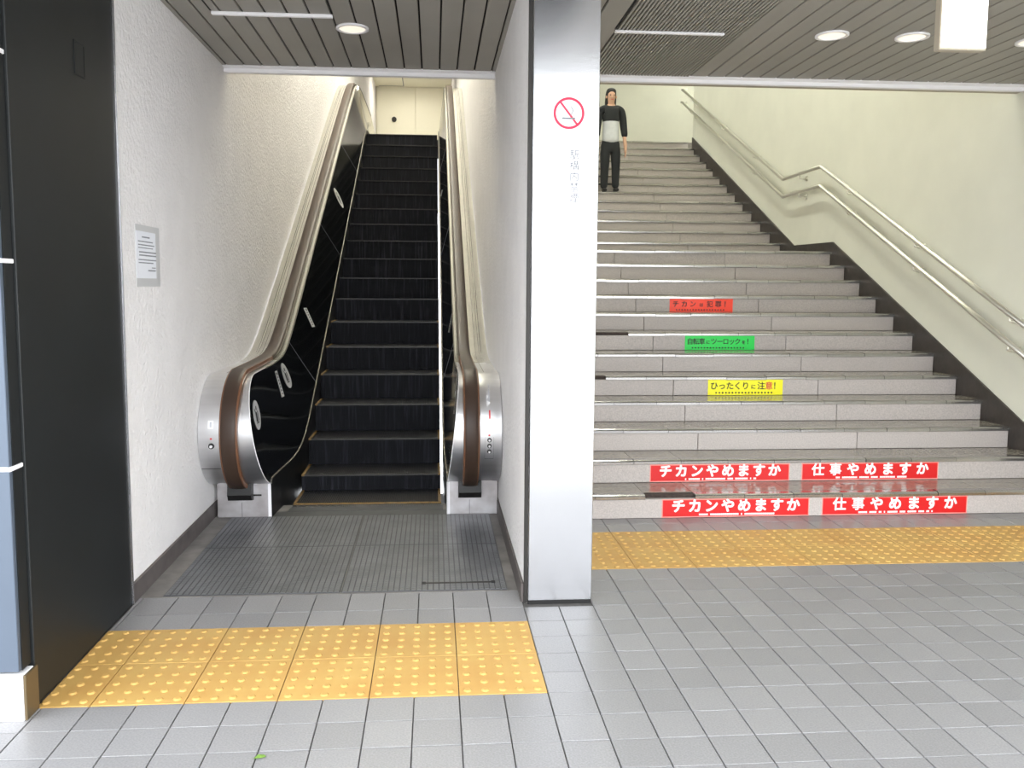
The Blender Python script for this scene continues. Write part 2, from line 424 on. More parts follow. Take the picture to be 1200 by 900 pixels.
bp_ = thing('black_wall_panel', (-1.68, .43, 0), 'tall matt black wall panel between the blue grey pillar and white wall', 'panel')
box('panel', -1.70, -1.668, .004, .856, .004, CZ+.01, M['blackpanel'], bp_, .002)
for args in ((.486, .569, 2.232, 2.237), (.486, .569, 2.118, 2.123), (.484, .489, 2.118, 2.237), (.566, .571, 2.118, 2.237)):
    box('hatch_frame', -1.669, -1.664, args[0], args[1], args[2], args[3], M['blackpanel'], bp_)
box('hatch', -1.669, -1.6655, .49, .565, 2.124, 2.231, M['blackpanel'], bp_)
ed = thing('edge_profile', (-1.675, .865, 0), 'thin steel edge profile between the black panel and white wall', 'profile')
box('edge_bar', -1.70, -1.664, .857, .863, 0, CZ, M['steel'], ed); box('edge_bar', -1.70, -1.662, .866, .872, 0, CZ, M['steel'], ed); box('edge_gap', -1.70, -1.672, .863, .866, 0, CZ, M['blackrubber'], ed)

# ------------------------------------------------------------------ steel pillar with no smoking sign
sp = thing('steel_pillar', ((.02+XD1)/2, YP, 0), 'tall brushed stainless steel pillar between the escalator and the stairs', 'pillar')
box('steel_sheet', .021, XD1, YP, YP+.03, .012, CZ, M['steel'], sp, .003)
box('side_return', XD1-.004, XD1+.002, YP+.03, YP+.30, .012, CZ, M['steel'], sp)
box('corner_strip', .004, .019, YP+.006, YP+.03, 0, CZ, M['darkmetal'], sp)
box('foot_joint', .021, XD1-.002, YP+.004, YP+.03, -.004, .012, M['blackrubber'], sp)
ns = thing('no_smoking_sign', (.165, YP, 1.7), 'white no smoking sign with red ring on the steel pillar', 'sign')
box('sign_plate', .075, .282, YP-.003, YP-.0003, 1.62, 2.157, M['white'], ns)
yy = YP-.0036
ring('prohibition_ring', (.170, yy, 2.075), .054, .064, .0008, M['signred'], ns, 'Y', 40)
mo('prohibition_bar', [(.131, yy, 2.117), (.138, yy, 2.122), (.208, yy, 2.033), (.201, yy, 2.028)], [(0, 1, 2, 3)], M['signred'], ns)
box('cigarette', .142, .196, yy-.0006, yy-.0001, 2.051, 2.058, M['inkgrey'], ns)
sweep('smoke', [(.176+.010*math.sin(a*3), yy-.0003, 2.066+.036*a) for a in [i/14 for i in range(15)]], [(-.0018, -.0003), (.0018, -.0003), (.0018, .0003), (-.0018, .0003)], M['inkgrey'], ns)
for i, ch in enumerate('駅構内禁煙'): text('lettering', ch, .042, (.196, yy, 1.905-.044*i), M['inkgrey'], ns)
text('small_lettering', 'ゆ', .028, (.146, yy, 1.90), M['inkpale'], ns)
stuff(boxes('faint_print', [(.136+.004*(i % 3), .150+.003*(i % 2), yy-.0006, yy-.0001, 1.95-.021*i-.002, 1.95-.021*i+.002) for i in range(9) if i not in (2, 3)], M['inkpale'], ns))

# notice on the left wall
nt_ = thing('wall_notice', (WL, 1.23, 1.36), 'small white printed notice taped to the left plaster wall', 'notice')
box('backing_tape', WL+.0005, WL+.0025, 1.072, 1.385, 1.355, 1.628, M['tape'], nt_)
box('sheet', WL+.0025, WL+.0035, 1.075, 1.33, 1.392, 1.600, M['paper'], nt_)
rows = [(1.15, 1.25, 1.575, .006), (1.10, 1.29, 1.555, .005), (1.10, 1.31, 1.54, .005), (1.10, 1.29, 1.527, .004), (1.11, 1.33, 1.508, .006), (1.11, 1.33, 1.494, .006), (1.10, 1.33, 1.474, .005), (1.10, 1.29, 1.461, .005), (1.27, 1.32, 1.44, .004), (1.22, 1.32, 1.427, .006)]
bl = []
for a, b, z, hh in rows:
    y = a
    while y < b: bl.append((WL+.0035, WL+.0039, y, min(y+.011, b), z-hh/2, z+hh/2)); y += .014
stuff(boxes('printed_lines', bl, M['inkgrey'], nt_))

# ------------------------------------------------------------------ escalator
A, MS = .33, .571
def nose(y): return .49+MS*(y-3.44)
ZT = nose(2.45+A*18)
stepz = [.012, .116, .295]+[nose(2.45+A*k) for k in range(3, 19)]
esc = thing('escalator', (-.8, 2.3, 0), 'black step escalator with brown handrails and steel newels going up on the left', 'escalator')
SX0, SX1 = -1.254, -.339
sides = {'L': dict(w=WL+.004, ro=-1.556, ri=-1.462, pt=-1.43, pb=-1.262, p0=-1.338, b0=WL+.028, b1=-1.341),
         'R': dict(w=WR-.006, ro=-.128, ri=-.215, pt=-.236, pb=-.318, p0=-.302, b0=-.002, b1=-.304)}
def smooth(a, b, t): t = max(0, min(1, (t-a)/(b-a))); return t*t*(3-2*t)
def softmax2(a, b, k): return (a+b+math.sqrt((a-b)**2+k*k))/2
def softmin2(a, b, k): return (a+b-math.sqrt((a-b)**2+k*k))/2
YC, ZC, RC = 2.25, .525, .325
YE, YTOP = 11.6, 8.6
def zrail(y):    # body top under the handrail
    z = softmax2(.85, nose(y)+.475, .12)-.004
    return softmin2(z, ZT+.87, .2)
def zlow(y):     # lower edge of the inner panel
    z = softmax2(.225, nose(y)+.08, .12)-.0
    return softmin2(z, ZT+.10, .1)
def xlow(s, y): return s['p0']+(s['pb']-s['p0'])*smooth(2.15, 3.1, y)
def xpan(s, y, z):
    zb, zt = zlow(max(y, 2.17)), zrail(max(y, 2.25)); f = (z-zb)/(zt-zb); f = max(0, min(1, f))
    xb = xlow(s, y); return xb+(s['pt']-xb)*f
ys_path = [2.25+i*.1 for i in range(0, 20)]+[4.25+i*.35 for i in range(0, 11)]+[8.1+i*.12 for i in range(0, 30)]
arc = [(YC+RC*math.cos(a), ZC+RC*math.sin(a)) for a in [math.radians(d) for d in range(262, 90, -7)]]
top = [(y, zrail(y)) for y in ys_path]
endY = ys_path[-1]; endR = .3
earc = [(endY+endR*math.sin(a), zrail(endY)-endR+endR*math.cos(a)) for a in [math.radians(d) for d in range(12, 181, 12)]]
path = arc+top+earc
# treads
for k in range(19):
    y0 = 2.45+A*k; z1 = stepz[k]; z0 = (stepz[k-1] if k else -.03)
    st = box('step', SX0, SX1, y0+.006, y0+A+.03, z0-.02, z1-.003, M['stepriser'], esc)
    tr = box('tread', SX0, SX1, y0-.004, y0+A+.03, z1-.004, z1, M['steptread'], st)
    box('front_edge', SX0+.004, SX1-.004, y0-.006, y0+.012, z1-.008, z1+.0015, M['stepyellow'] if k == 0 else M['stepedge'], st)
    if k < 7:
        for xa, xb in ((SX0, SX0+.018), (SX1-.018, SX1)): box('side_line', xa, xb, y0-.007, y0+A, z1-.006, z1+.003, M['stepyellow'], st)
box('comb_plate', SX0-.01, SX1+.01, 2.30, 2.40, -.01, .006, M['plate'], esc, .002)
stuff(boxes('comb_teeth', [(SX0+.012*i, SX0+.012*i+.006, 2.39, 2.44, -.005, .008) for i in range(76)], M['plate'], esc))
box('step_well', SX0-.03, SX1+.03, 2.38, 3.1, -.3, -.1, M['skirt'], esc)
# landing plates with studs
def plate(x0, x1, y0, y1, tone):
    p = box('floor_plate', x0+.002, x1-.002, y0+.002, y1-.002, -.012, .003, M['plate'], esc, .001)
    bl = []; nx = int((x1-x0-.01)/.0255); ny = int((y1-y0-.01)/.0205)
    dx = (x1-x0-.01)/nx; dy = (y1-y0-.01)/ny
    for i in range(nx):
        for j in range(ny):
            X = x0+.005+i*dx; Y = y0+.005+j*dy; bl.append((X+.003, X+dx-.003, Y+.003, Y+dy-.003, .002, .0055))
    stuff(boxes('studs', bl, M['platestud'], p))
plate(-1.572, -.80, .955, 1.62, 0); plate(-.80, -.05, .955, 1.62, 1); plate(-1.572, -.80, 1.62, 2.198, 1); plate(-.80, -.05, 1.62, 2.198, 0)
box('floor_plate', SX0-.075, SX1+.03, 2.198, 2.30, -.012, .004, M['plate'], esc)
box('maker_strip', -.43, -.12, 1.035, 1.05, .0055, .007, M['darkmetal'], esc)
for xx in (-.44, -.12): box('maker_stud', xx, xx+.018, 1.03, 1.055, .0055, .008, M['ink'], esc)
cs = struct(boxes('floor_strip', [(WL+.014, XD0-.012, .945, 2.46, -.02, .0005)], M['cement']))

def surf_grid(name, rows, m, parent, smooth_=True):
    vs = [p for r in rows for p in r]; k = len(rows[0]); fs = []
    for i in range(len(rows)-1):
        for j in range(k-1): fs.append((i*k+j, i*k+j+1, (i+1)*k+j+1, (i+1)*k+j))
    return mo(name, vs, fs, m, parent, smooth_)
for key, s in sides.items():
    sg = 1 if key == 'L' else -1       # direction from wall to steps
    where = 'left' if key == 'L' else 'right'
    # cladding: drum and deck from the wall to the inner edge
    bal = None
    rows = []
    for y, z in path:
        drop = .02*smooth(2.4, 3.6, y)*(1-smooth(8.6, 9.4, y))
        wz = z-drop; xp = xpan(s, y, z) if y < endY+.05 else s['pt']
        row = [(s['w'], y, wz), (s['w']+.03*sg, y, wz), (s['w']+.045*sg, y, wz+.004), (s['ro'], y, z-.012*smooth(2.4, 3.2, y)), (s['ri'], y, z-.004), (xp, y, z)]
        rows.append(row)
    bal = surf_grid('balustrade_cladding', rows, M['newel'], esc, True)
    bal['label'] = 'satin steel balustrade cladding on the %s of the steps' % where
    me = bal.data; me.materials.append(M['deck'])
    for p in me.polygons:
        if p.center.y > 2.9: p.material_index = 1
    # deck seams
    for off in (.045, .06, .085): 
        if abs(s['w']+off*sg-s['ro']) > .02:
            sweep('deck_seam', [(s['w']+off*sg, y, z-.02*smooth(2.4, 3.6, y)*(1-smooth(8.6, 9.4, y))*(1-off/.125)-.012*smooth(2.4, 3.2, y)*off/.125-.006) for y, z in top if y < 9.2], [(-.0012, 0), (.0012, 0), (.0012, .0085), (-.0012, .0085)], M['darkmetal'] if off < .05 else M['trim'], bal)
    # inner panel
    rows = []
    colsY = []
    yv = YC-RC+.002
    while yv < 2.25: colsY.append(yv); yv += .018
    colsY += [y for y in ys_path]
    for y in colsY:
        if y < YC:
            dz = math.sqrt(max(0, RC*RC-(y-YC)**2)); zb, zt = ZC-dz, ZC+dz
            zb = max(zb, zlow(2.17)) if y > 2.16 else zb
        else: zb, zt = zlow(y), zrail(y)
        rows.append([(xpan(s, y, zb+(zt-zb)*f/8)+.002*sg, y, zb+(zt-zb)*f/8) for f in range(9)])
    surf_grid('inner_panel', rows, M['inner'], bal)
    # panel joints
    for yj in (3.55, 5.3, 7.1, 9.0):
        pts = [(xpan(s, yj+.30*f, 0)+0, 0, 0) for f in (0,)]
        pts = []
        for i in range(9):
            f = i/8; y = yj-.16*f*(1 if yj < 9 else .2); zb, zt = zlow(y), zrail(y); z = zb+(zt-zb)*f*.97+.004
            pts.append((xpan(s, y, z)+.0025*sg, y, z))
        sweep('panel_joint', pts, [(-.0012, -.0012), (.0012, -.0012), (.0012, .0012), (-.0012, .0012)], M['inkgrey'], bal)
    # trims: lower rail of the panel, upper edge bead, front edge bead
    low = [(2.19, .205)]+[(2.2+.1*i, zlow(2.2+.1*i)) for i in range(0, 20)]+[(y, zlow(y)) for y in ys_path if y > 4.2]
    sq = [(-.0042, -.0042), (.0042, -.0042), (.0042, .0042), (-.0042, .0042)]
    sweep('lower_trim', [(xlow(s, y)+.003*sg, y, z) for y, z in low], sq, M['trim'], bal)
    sweep('upper_trim', [(s['pt']+.003*sg, y, z-.004) for y, z in top if y > 2.5], [(a*.9, b*.9) for a, b in sq], M['trim'], bal)
    sweep('front_bead', [(xpan(s, y, z)+.001*sg, y, z) for y, z in arc+top[:4]], [(a*.5, b*.5) for a, b in sq], M['alu'], bal)
    # skirt below the panel
    rows = [[(xlow(s, y), y, z), (xlow(s, y)+.004*sg, y, min(z-.02, nose(y)-.4) if y > 2.8 else -.08)] for y, z in low]
    surf_grid('skirt', rows, M['skirt'], bal, False)
    # base box
    bx0, bx1 = sorted((s['b0'], s['b1']))
    ba = box('base_box', bx0, bx1, 2.2, 2.75, .0, .225, M['steelbase'], bal, .004)
    cx = (s['ro']+s['ri'])/2
    box('base_seam', cx-.001, cx+.001, 2.1985, 2.2, .0, .09, M['darkmetal'], bal)
    box('corner_edge', *(sorted((s['b1']-.016*sg, s['b1']+.003*sg))), 2.196, 2.2, .004, .2, M['alu'], bal)
    # handrail inlet collar
    vs = []
    prism('inlet_collar', [(2.14, .215), (2.13, .15), (2.15, .115), (2.205, .105), (2.215, .215)], cx-.068, cx+.068, M['blackrubber'], bal)
    # handrail
    o = .014
    rp = [(cx, YC+(RC+o)*math.cos(a), ZC+(RC+o)*math.sin(a)) for a in [math.radians(d) for d in range(256, 90, -6)]]
    rp = [(cx, 2.235, .112)]+rp
    tp = [(cx, y, zrail(y)+o) for y in ys_path]
    ep = [(cx, endY+(endR+o)*math.sin(a), zrail(endY)-endR+(endR+o)*math.cos(a)) for a in [math.radians(d) for d in range(12, 181, 12)]]
    hw = abs(s['ro']-s['ri'])/2
    sec = [(hw*math.copysign(abs(math.cos(t))**.55, math.cos(t)), .019*math.copysign(abs(math.sin(t))**.75, math.sin(t))) for t in [2*math.pi*i/18 for i in range(18)]]
    hr = sweep('handrail', rp+tp+ep, sec, M['rubber'], bal)
    hr['label'] = 'brown rubber handrail'
    for e in (-1, 1):
        sweep('handrail_edge', [(p[0]+e*(hw-.004), p[1], p[2]) for p in rp[1:]+tp[:8]], [(.007*math.cos(t), .016*math.sin(t)) for t in [2*math.pi*i/10 for i in range(10)]], M['rubberedge'], bal)

# newel fittings
def on_drum(x, deg, off=0.):
    a = math.radians(deg); return Vector((x, YC+(RC+off)*math.cos(a), ZC+(RC+off)*math.sin(a))), a
balL = [o for o in esc.children if o.name.startswith('balustrade')][0]
balR = [o for o in esc.children if o.name.startswith('balustrade')][1]
def drum_patch(name, x0, x1, d0, d1, m, parent, off=.0012, n=8):
    rows = []
    for i in range(n+1):
        d = d0+(d1-d0)*i/n; p, a = on_drum(0, d, off); rows.append([(x0, p.y, p.z), (x1, p.y, p.z)])
    return surf_grid(name, rows, m, parent)
def button(x, deg, parent, r=.017, red=False):
    p, a = on_drum(x, deg, .003)
    d = Vector((0, math.cos(a), math.sin(a)))
    me = bpy.data.meshes.new('push_button'); bm = bmesh.new()
    bmesh.ops.create_cone(bm, cap_ends=True, segments=20, radius1=r, radius2=r*.85, depth=.012)
    bmesh.ops.transform(bm, matrix=Matrix.Translation(p) @ d.to_track_quat('Z', 'Y').to_matrix().to_4x4(), verts=bm.verts); bm.to_mesh(me); bm.free()
    b = link('push_button', me, M['blackrubber'], parent)
    me = bpy.data.meshes.new('button_cap'); bm = bmesh.new()
    bmesh.ops.create_cone(bm, cap_ends=True, segments=16, radius1=r*.5, radius2=r*.45, depth=.006)
    bmesh.ops.transform(bm, matrix=Matrix.Translation(p+d*.008) @ d.to_track_quat('Z', 'Y').to_matrix().to_4x4(), verts=bm.verts); bm.to_mesh(me); bm.free()
    link('button_cap', me, M['alu'], parent)
button(-1.605, 188, balL); drum_patch('red_mark', -1.611, -1.600, 181.5, 180, M['inkred'], balL); drum_patch('white_label', -1.622, -1.592, 171, 163, M['white'], balL)
drum_patch('label_print', -1.612, -1.602, 169.5, 164.5, M['inkpale'], balL, .002)
drum_patch('panel_seam', -1.675, -1.57, 214, 214.7, M['darkmetal'], balL)
for d in (184, 190, 196): button(-.072, d, balR, .013)
drum_patch('red_mark', -.078, -.068, 180, 178.4, M['inkred'], balR); drum_patch('white_label', -.085, -.055, 150, 118, M['white'], balR)
drum_patch('red_print', -.074, -.066, 163, 154, M['inkred'], balR); drum_patch('label_print', -.074, -.068, 145, 122, M['inkpale'], balR, .002)
for x0, x1, d0, d1 in ((-.098, -.097, 181, 204), (-.048, -.047, 181, 204), (-.098, -.047, 204, 204.5)): drum_patch('engraved_line', x0, x1, d0, d1, M['inkgrey'], balR)
box('base_slot', -1.455, -1.395, 2.1975, 2.2, .128, .138, M['darkmetal'], balL)

# stickers on the inner panels
def panel_sticker(s, parent, y, z, hy, hz, oval, tilt=0.):
    sg = 1 if s is sides['L'] else -1
    def P(u, v, o):
        yy = y+u*math.cos(tilt)-v*math.sin(tilt); zz = z+u*math.sin(tilt)+v*math.cos(tilt)
        return (xpan(s, yy, zz)+o*sg, yy, zz)
    if oval: pts = [(hy*math.cos(t), hz*math.sin(t)) for t in [2*math.pi*i/24 for i in range(24)]]
    else: pts = [(-hy, -hz), (hy, -hz), (hy, hz), (-hy, hz)]
    b = mo('sticker', [P(u, v, .0045) for u, v in pts], [tuple(range(len(pts)))], M['tape'], parent)
    def quads(L):
        vs, fs = [], []
        for u0, u1, v0, v1 in L:
            k = len(vs); vs += [P(u0*hy, v0*hz, .0058), P(u1*hy, v0*hz, .0058), P(u1*hy, v1*hz, .0058), P(u0*hy, v1*hz, .0058)]; fs.append((k, k+1, k+2, k+3))
        return vs, fs
    if oval: L = [(-.1, .15, .35, .6), (-.35, -.2, -.4, .3), (-.2, .05, -.45, .2), (.2, .35, -.4, .25), (-.35, .3, -.55, -.47), (-.55, -.4, .3, .5)]
    else: L = [(-.4, .5, .70, .88), (-.3, .3, .45, .58), (-.3, .3, .2, .34), (-.3, .4, -.05, .08), (-.3, .3, -.3, -.17), (-.3, .4, -.56, -.42), (-.3, .3, -.8, -.68)]
    vs, fs = quads(L); mo('sticker_print', vs, fs, M['ink'], parent)
sL, sR = sides['L'], sides['R']
panel_sticker(sL, balL, 2.10, .625, .085, .085, True); panel_sticker(sL, balL, 3.03, .75, .085, .085, True); panel_sticker(sL, balL, 2.80, .72, .034, .085, False)
panel_sticker(sL, balL, 3.95, 1.11, .03, .075, False); panel_sticker(sL, balL, 6.0, 2.25, .06, .10, True)
panel_sticker(sR, balR, 2.3, .78, .055, .085, True); panel_sticker(sR, balR, 2.2, .68, .02, .07, False)
panel_sticker(sR, balR, 3.75, 1.08, .03, .075, False); panel_sticker(sR, balR, 6.4, 2.3, .03, .09, False)

# ------------------------------------------------------------------ upper landing behind the escalator
struct(box('floor_upper_left', WL, XD0, 8.40+A, 16.5, ZT-.25, ZT-.002, M['plate']))
struct(box('ceiling_upper_left', WL-.1, XD0+.02, 10.6, 16.6, 5.79, 5.9, M['creamtop']))
struct(box('ceiling_shaft', WL-.1, XD0+.02, YF, 10.7, TOPZ-.1, TOPZ, M['creamtop']))
struct(box('trim_5', WL, XD0, 10.6, 10.7, 5.79, TOPZ, M['creamtop']))
dr = struct(box('door_1', -1.66, -.80, 16.47, 16.5, ZT, 5.788, M['creamtop'], None, .004))
cyl('door_knob', (-1.27, 16.45, 5.07), .055, .05, M['darkmetal'], dr, 'Y', 20, bevel=.008)
dr2 = struct(box('door_2', -.785, -.02, 16.47, 16.5, ZT, 5.788, M['creamtop'], None, .004))
boxes('ceiling_hatch_line', [(-1.60, -1.06, 15.2, 15.215, 5.785, 5.79), (-1.06, -1.045, 15.2, 16.4, 5.785, 5.79), (-1.60, -1.06, 16.39, 16.4, 5.785, 5.79)], M['inkgrey'], bpy.data.objects['ceiling_upper_left'])
ul = thing('ceiling_lamp', (-.9, 15.3, 5.79), 'round bright lamp in the cream ceiling above the escalator top', 'lamp')
ring('lamp_ring', (-.9, 15.2, 5.782), .16, .19, .016, M['fixture'], ul); cyl('lamp_lens', (-.9, 15.2, 5.784), .16, .01, M['tube3'], ul)
def tube_lamp(x, y0, y1, z, m, label, ax='Y'):
    t = thing('fluorescent_lamp', (x, (y0+y1)/2, z), label, 'lamp', 'fluorescent lamps under the stairwell ceilings')
    box('housing', x-.12, x+.12, y0, y1, z-.05, z, M['fixture'], t, .006)
    box('diffuser', x-.10, x+.10, y0+.02, y1-.02, z-.075, z-.048, m, t, .01)
lz = TOPZ-.1
for i, (a, lab) in enumerate(((4.2, 'lowest'), (6.6, 'middle'), (9.0, 'upper'))):
    tube_lamp(-.84, a, a+1.25, lz, M['tube2'], 'long fluorescent lamp over the escalator, %s of three' % lab)
struct(box('ceiling_stairs', XD1-.01, 8.5, YF, 13.4, TOPZ, TOPZ+.1, M['cream']))
for i, (a, lab) in enumerate(((3.05, 'lowest'), (5.6, 'middle'), (8.8, 'upper'))):
    tube_lamp(1.9, a, a+1.25 if i else a+1.9, TOPZ, M['tube1'], 'long fluorescent lamp over the stairs, %s of three' % lab)
tube_lamp(5.0, 11.0, 12.25, TOPZ, M['tube1'], 'long fluorescent lamp over the upper landing')

# ------------------------------------------------------------------ staircase
N1, YB, ZL = 12, 6.536, 12*H
def ystep(k): return Y1+(k-1)*G if k <= N1 else YB+(k-N1-1)*G
stc = thing('staircase', (1.9, Y1, 0), 'wide terrazzo staircase with pale nosings climbing beside the steel pillar', 'staircase')
SXR = WS-.016
nosX = [XD1]+[round(.56+.3*i, 3) for i in range(10)]+[SXR]
risX = [XD1, 1.366, 2.46, SXR]
broken = {(1, 2), (7, 2), (8, 1), (5, 1)}
broken_small = {(8, 8)}
nme = {}
def nos_me(wx, dark):
    k = (round(wx, 3), dark)
    if k not in nme:
        prof = [(.05, 0), (.0, 0), (-.010, -.004), (-.014, -.010), (-.014, -.026), (-.008, -.029), (.05, -.029)] if not dark else [(.05, -.003), (.012, -.004), (.004, -.012), (.006, -.022), (.05, -.029)]
        vs = [(-wx/2, y, z) for y, z in prof]+[(wx/2, y, z) for y, z in prof]; q = len(prof)
        me = pymesh('nosing', vs, [tuple(range(q)), tuple(range(q, 2*q))]+[(i, (i+1) % q, q+(i+1) % q, q+i) for i in range(q)])
        me.materials.append(M['nosingdark'] if dark else M['nosing']); nme[k] = me
    return nme[k]
for k in range(1, 26):
    y = ystep(k); z = k*H
    ynext = ystep(k+1) if k < 25 else 13.19
    xr = SXR if k < 25 else 8.29
    st = box('step', XD1, xr, y+.014, ynext+(.02 if k < 25 else 0), max(0, z-H-.02), z-.008, M['core'], stc)
    if k == 25: box('landing_top', XD1, 8.29, y+.05, 13.19, z-.009, z-.001, M['tread'], st)
    for i in range(3):
        a, b = risX[i], risX[i+1]
        if k == 12+1 or k > 20: pass
        r = box('riser_slab', a+.002, b-.002, y, y+.016, z-H+.001, z-.028, M['granite'], st, .0015)
    for i in range(11):
        a, b = nosX[i], nosX[i+1]
        # joints run on a 0.3 m module, shifted so that pieces break at .86, 1.16 ...
        dark = (k, i) in broken
        o = link('nosing', nos_me(b-a-.003, dark)); o.location = ((a+b)/2, y+random.uniform(-.002, .002), z+random.choice((0, 0, 0, -.0025, .0015))); setparent_loc = o.location.copy()
        o.parent = st
        if k <= 9:
            tme = boxme('tread_tile', a+.0015, b-.0015, y+.058, ynext+.012, z-.009, z-.0008)
            t = link('tread_tile', tme, M['tread'], st)
    if k <= 6:
        bl = []
        for i in range(11):
            for q in range(5):
                for rr in (.11, .19):
                    xx = nosX[i]+.03+.06*q
                    if xx+.03 < nosX[i+1]: bl.append((xx, xx+.028, y+rr, y+rr+.008, z-.0012, z-.0003))
        stuff(boxes('grip_slots', bl, M['stringer'], st))

# dark stone stringer along the right wall
prism('stringer', [(1.98, 0), (1.98, .215), (5.301, 1.815), (6.19, 1.822), (9.92, 3.625), (9.92, 3.2), (6.3, 1.5), (5.3, 1.5), (2.3, 0)], WS-.016, WS-.0005, M['stringer'], stc)['label'] = 'dark stone stringer along the wall'

# stickers on the risers
def sticker(x0, x1, k, ztop, zbot, bgm, label, main, fg, size, border=None, group=None, last_red=False):
    y = ystep(k)-.0012
    t = thing('floor_sticker' if False else 'warning_sticker', ((x0+x1)/2, y, zbot), label, 'sticker', group)
    if border: box('border', x0, x1, y-.0008, y, zbot, ztop, border, t)
    e = .006 if border else 0
    box('film', x0+e, x1-e, y-.0014, y-.0002, zbot+e, ztop-e, bgm, t)
    h = ztop-zbot; zc = zbot+h*.575; yt = y-.002
    nchar = len(main); W = (x1-x0)
    pad = W*(.055 if border else .03); stepx = (W-2*pad)/nchar
    for i, ch in enumerate(main):
        m = M['inkred'] if (last_red and ch == '意') else fg
        sm = .62 if ch in 'はにを' and size < .07 else 1.
        text('lettering', ch, size*sm, (x0+pad+stepx*(i+.5), yt, zc-(size*.1 if sm < 1 else 0)), m, t, bold=((.0013 if ch == '事' else .0024 if ch == '仕' else .0034) if size > .07 else .0009))
    bl = []
    x = x0+W*.25 if border else x0+W*.10
    xe = x0+W*.76 if border else x0+W*.86
    while x < xe:
        bl.append((x, x+h*(.07 if border else .10), yt-.0004, yt, zbot+h*.10, zbot+h*.20)); x += h*(.083 if border else .22)
        if border and random.random() < .12: x += h*.12
    stuff(boxes('small_print', bl, fg, t))
gr = 'red warning stickers on the lowest stair risers'
sticker(.963, 1.863, 1, .1135, .003, M['red'], 'left red sticker with white lettering on the lowest stair riser', 'チカンやめますか', M['white'], .084, M['redpink'], gr)
sticker(1.942, 2.855, 1, .1135, .003, M['red'], 'right red sticker with white lettering on the lowest stair riser', '仕事やめますか', M['white'], .084, M['redpink'], gr)
sticker(.966, 1.866, 2, .257, .1465, M['red'], 'left red sticker with white lettering on the second stair riser', 'チカンやめますか', M['white'], .084, M['redpink'], gr)
sticker(1.945, 2.850, 2, .257, .1465, M['red'], 'right red sticker with white lettering on the second stair riser', '仕事やめますか', M['white'], .084, M['redpink'], gr)
sticker(1.624, 2.189, 5, 5*H-.030, 5*H-.142, M['yellowst'], 'yellow warning sticker with dark lettering on a stair riser', 'ひったくりに注意！', M['ink'], .060, None, None, True)
sticker(1.626, 2.199, 7, 7*H-.030, 7*H-.142, M['green'], 'green warning sticker with black lettering on a stair riser', '自転車にツーロックを！', M['ink'], .054)
sticker(1.665, 2.228, 9, 9*H-.030, 9*H-.142, M['orange'], 'orange warning sticker with dark lettering, topmost on the stairs', 'チカンは犯罪！', M['ink'], .058)

# ------------------------------------------------------------------ wall handrails of the stairs
def wall_rail(dz, label):
    X = WS-.08; r = .0185
    pts = [(2.02, .905), (5.472, 2.568), (6.366, 2.556), (10.27, 4.41)]
    t = thing('wall_handrail', (WS, 5, 1.9+dz), label, 'handrail', 'twin handrails on the stair wall')
    sec = [(r*math.cos(2*math.pi*i/14), r*math.sin(2*math.pi*i/14)) for i in range(14)]
    P = []
    for i in range(len(pts)-1):
        (a, b), (c, d) = pts[i], pts[i+1]
        for f in ([0, .5] if i else [0, .5]): P.append((X, a+(c-a)*f, b+(d-b)*f+dz))
        if i < 2:
            n_ = math.hypot(c-a, d-b); P[-1] = (X, (a+c)/2, (b+d)/2+dz); P.append((X, c-(c-a)*.02/n_, d-(d-b)*.02/n_+dz))
    P.append((X, pts[-1][0], pts[-1][1]+dz))
    sweep('rail', P, sec, M['chrome'], t)
    cyl('end_cap', (X+.03, 10.27, 4.41+dz), .012, .1, M['chrome'], t, 'X', 12)
    def zr(y):
        for (a, b), (c, d) in zip(pts, pts[1:]):
            if a <= y <= c: return b+(d-b)*(y-a)/(c-a)+dz
        return pts[-1][1]+dz
    for y in (2.62, 3.77, 4.90, 5.95, 7.25, 8.40, 9.58, 9.85):
        z = zr(y)
        b = cyl('bracket', (WS-.006, y, z-.05), .026, .012, M['chrome'], t, 'X', 16)
        sweep('bracket_arm', [(WS-.008, y, z-.05), (WS-.045, y, z-.056), (X-.005, y, z-.048), (X, y, z-.012)], [(.008*math.cos(2*math.pi*i/8), .008*math.sin(2*math.pi*i/8)) for i in range(8)], M['chrome'], b, upv=Vector((0, 1, 0)))
wall_rail(0., 'upper steel handrail on the cream stair wall'); wall_rail(-.19, 'lower steel handrail on the cream stair wall')

# ------------------------------------------------------------------ small leaf on the floor
lf = tag(mo('fallen_leaf', [(-.905, -.335, .001), (-.895, -.325, .006), (-.878, -.322, .004), (-.870, -.330, .002), (-.880, -.340, .004), (-.895, -.343, .005), (-.886, -.332, .008), (-.912, -.339, .001)], [(0, 1, 6), (1, 2, 6), (2, 3, 6), (3, 4, 6), (4, 5, 6), (5, 0, 6), (0, 7, 5)], M['leafm']), 'tiny green leaf lying on the grey tiles in front', 'leaf')

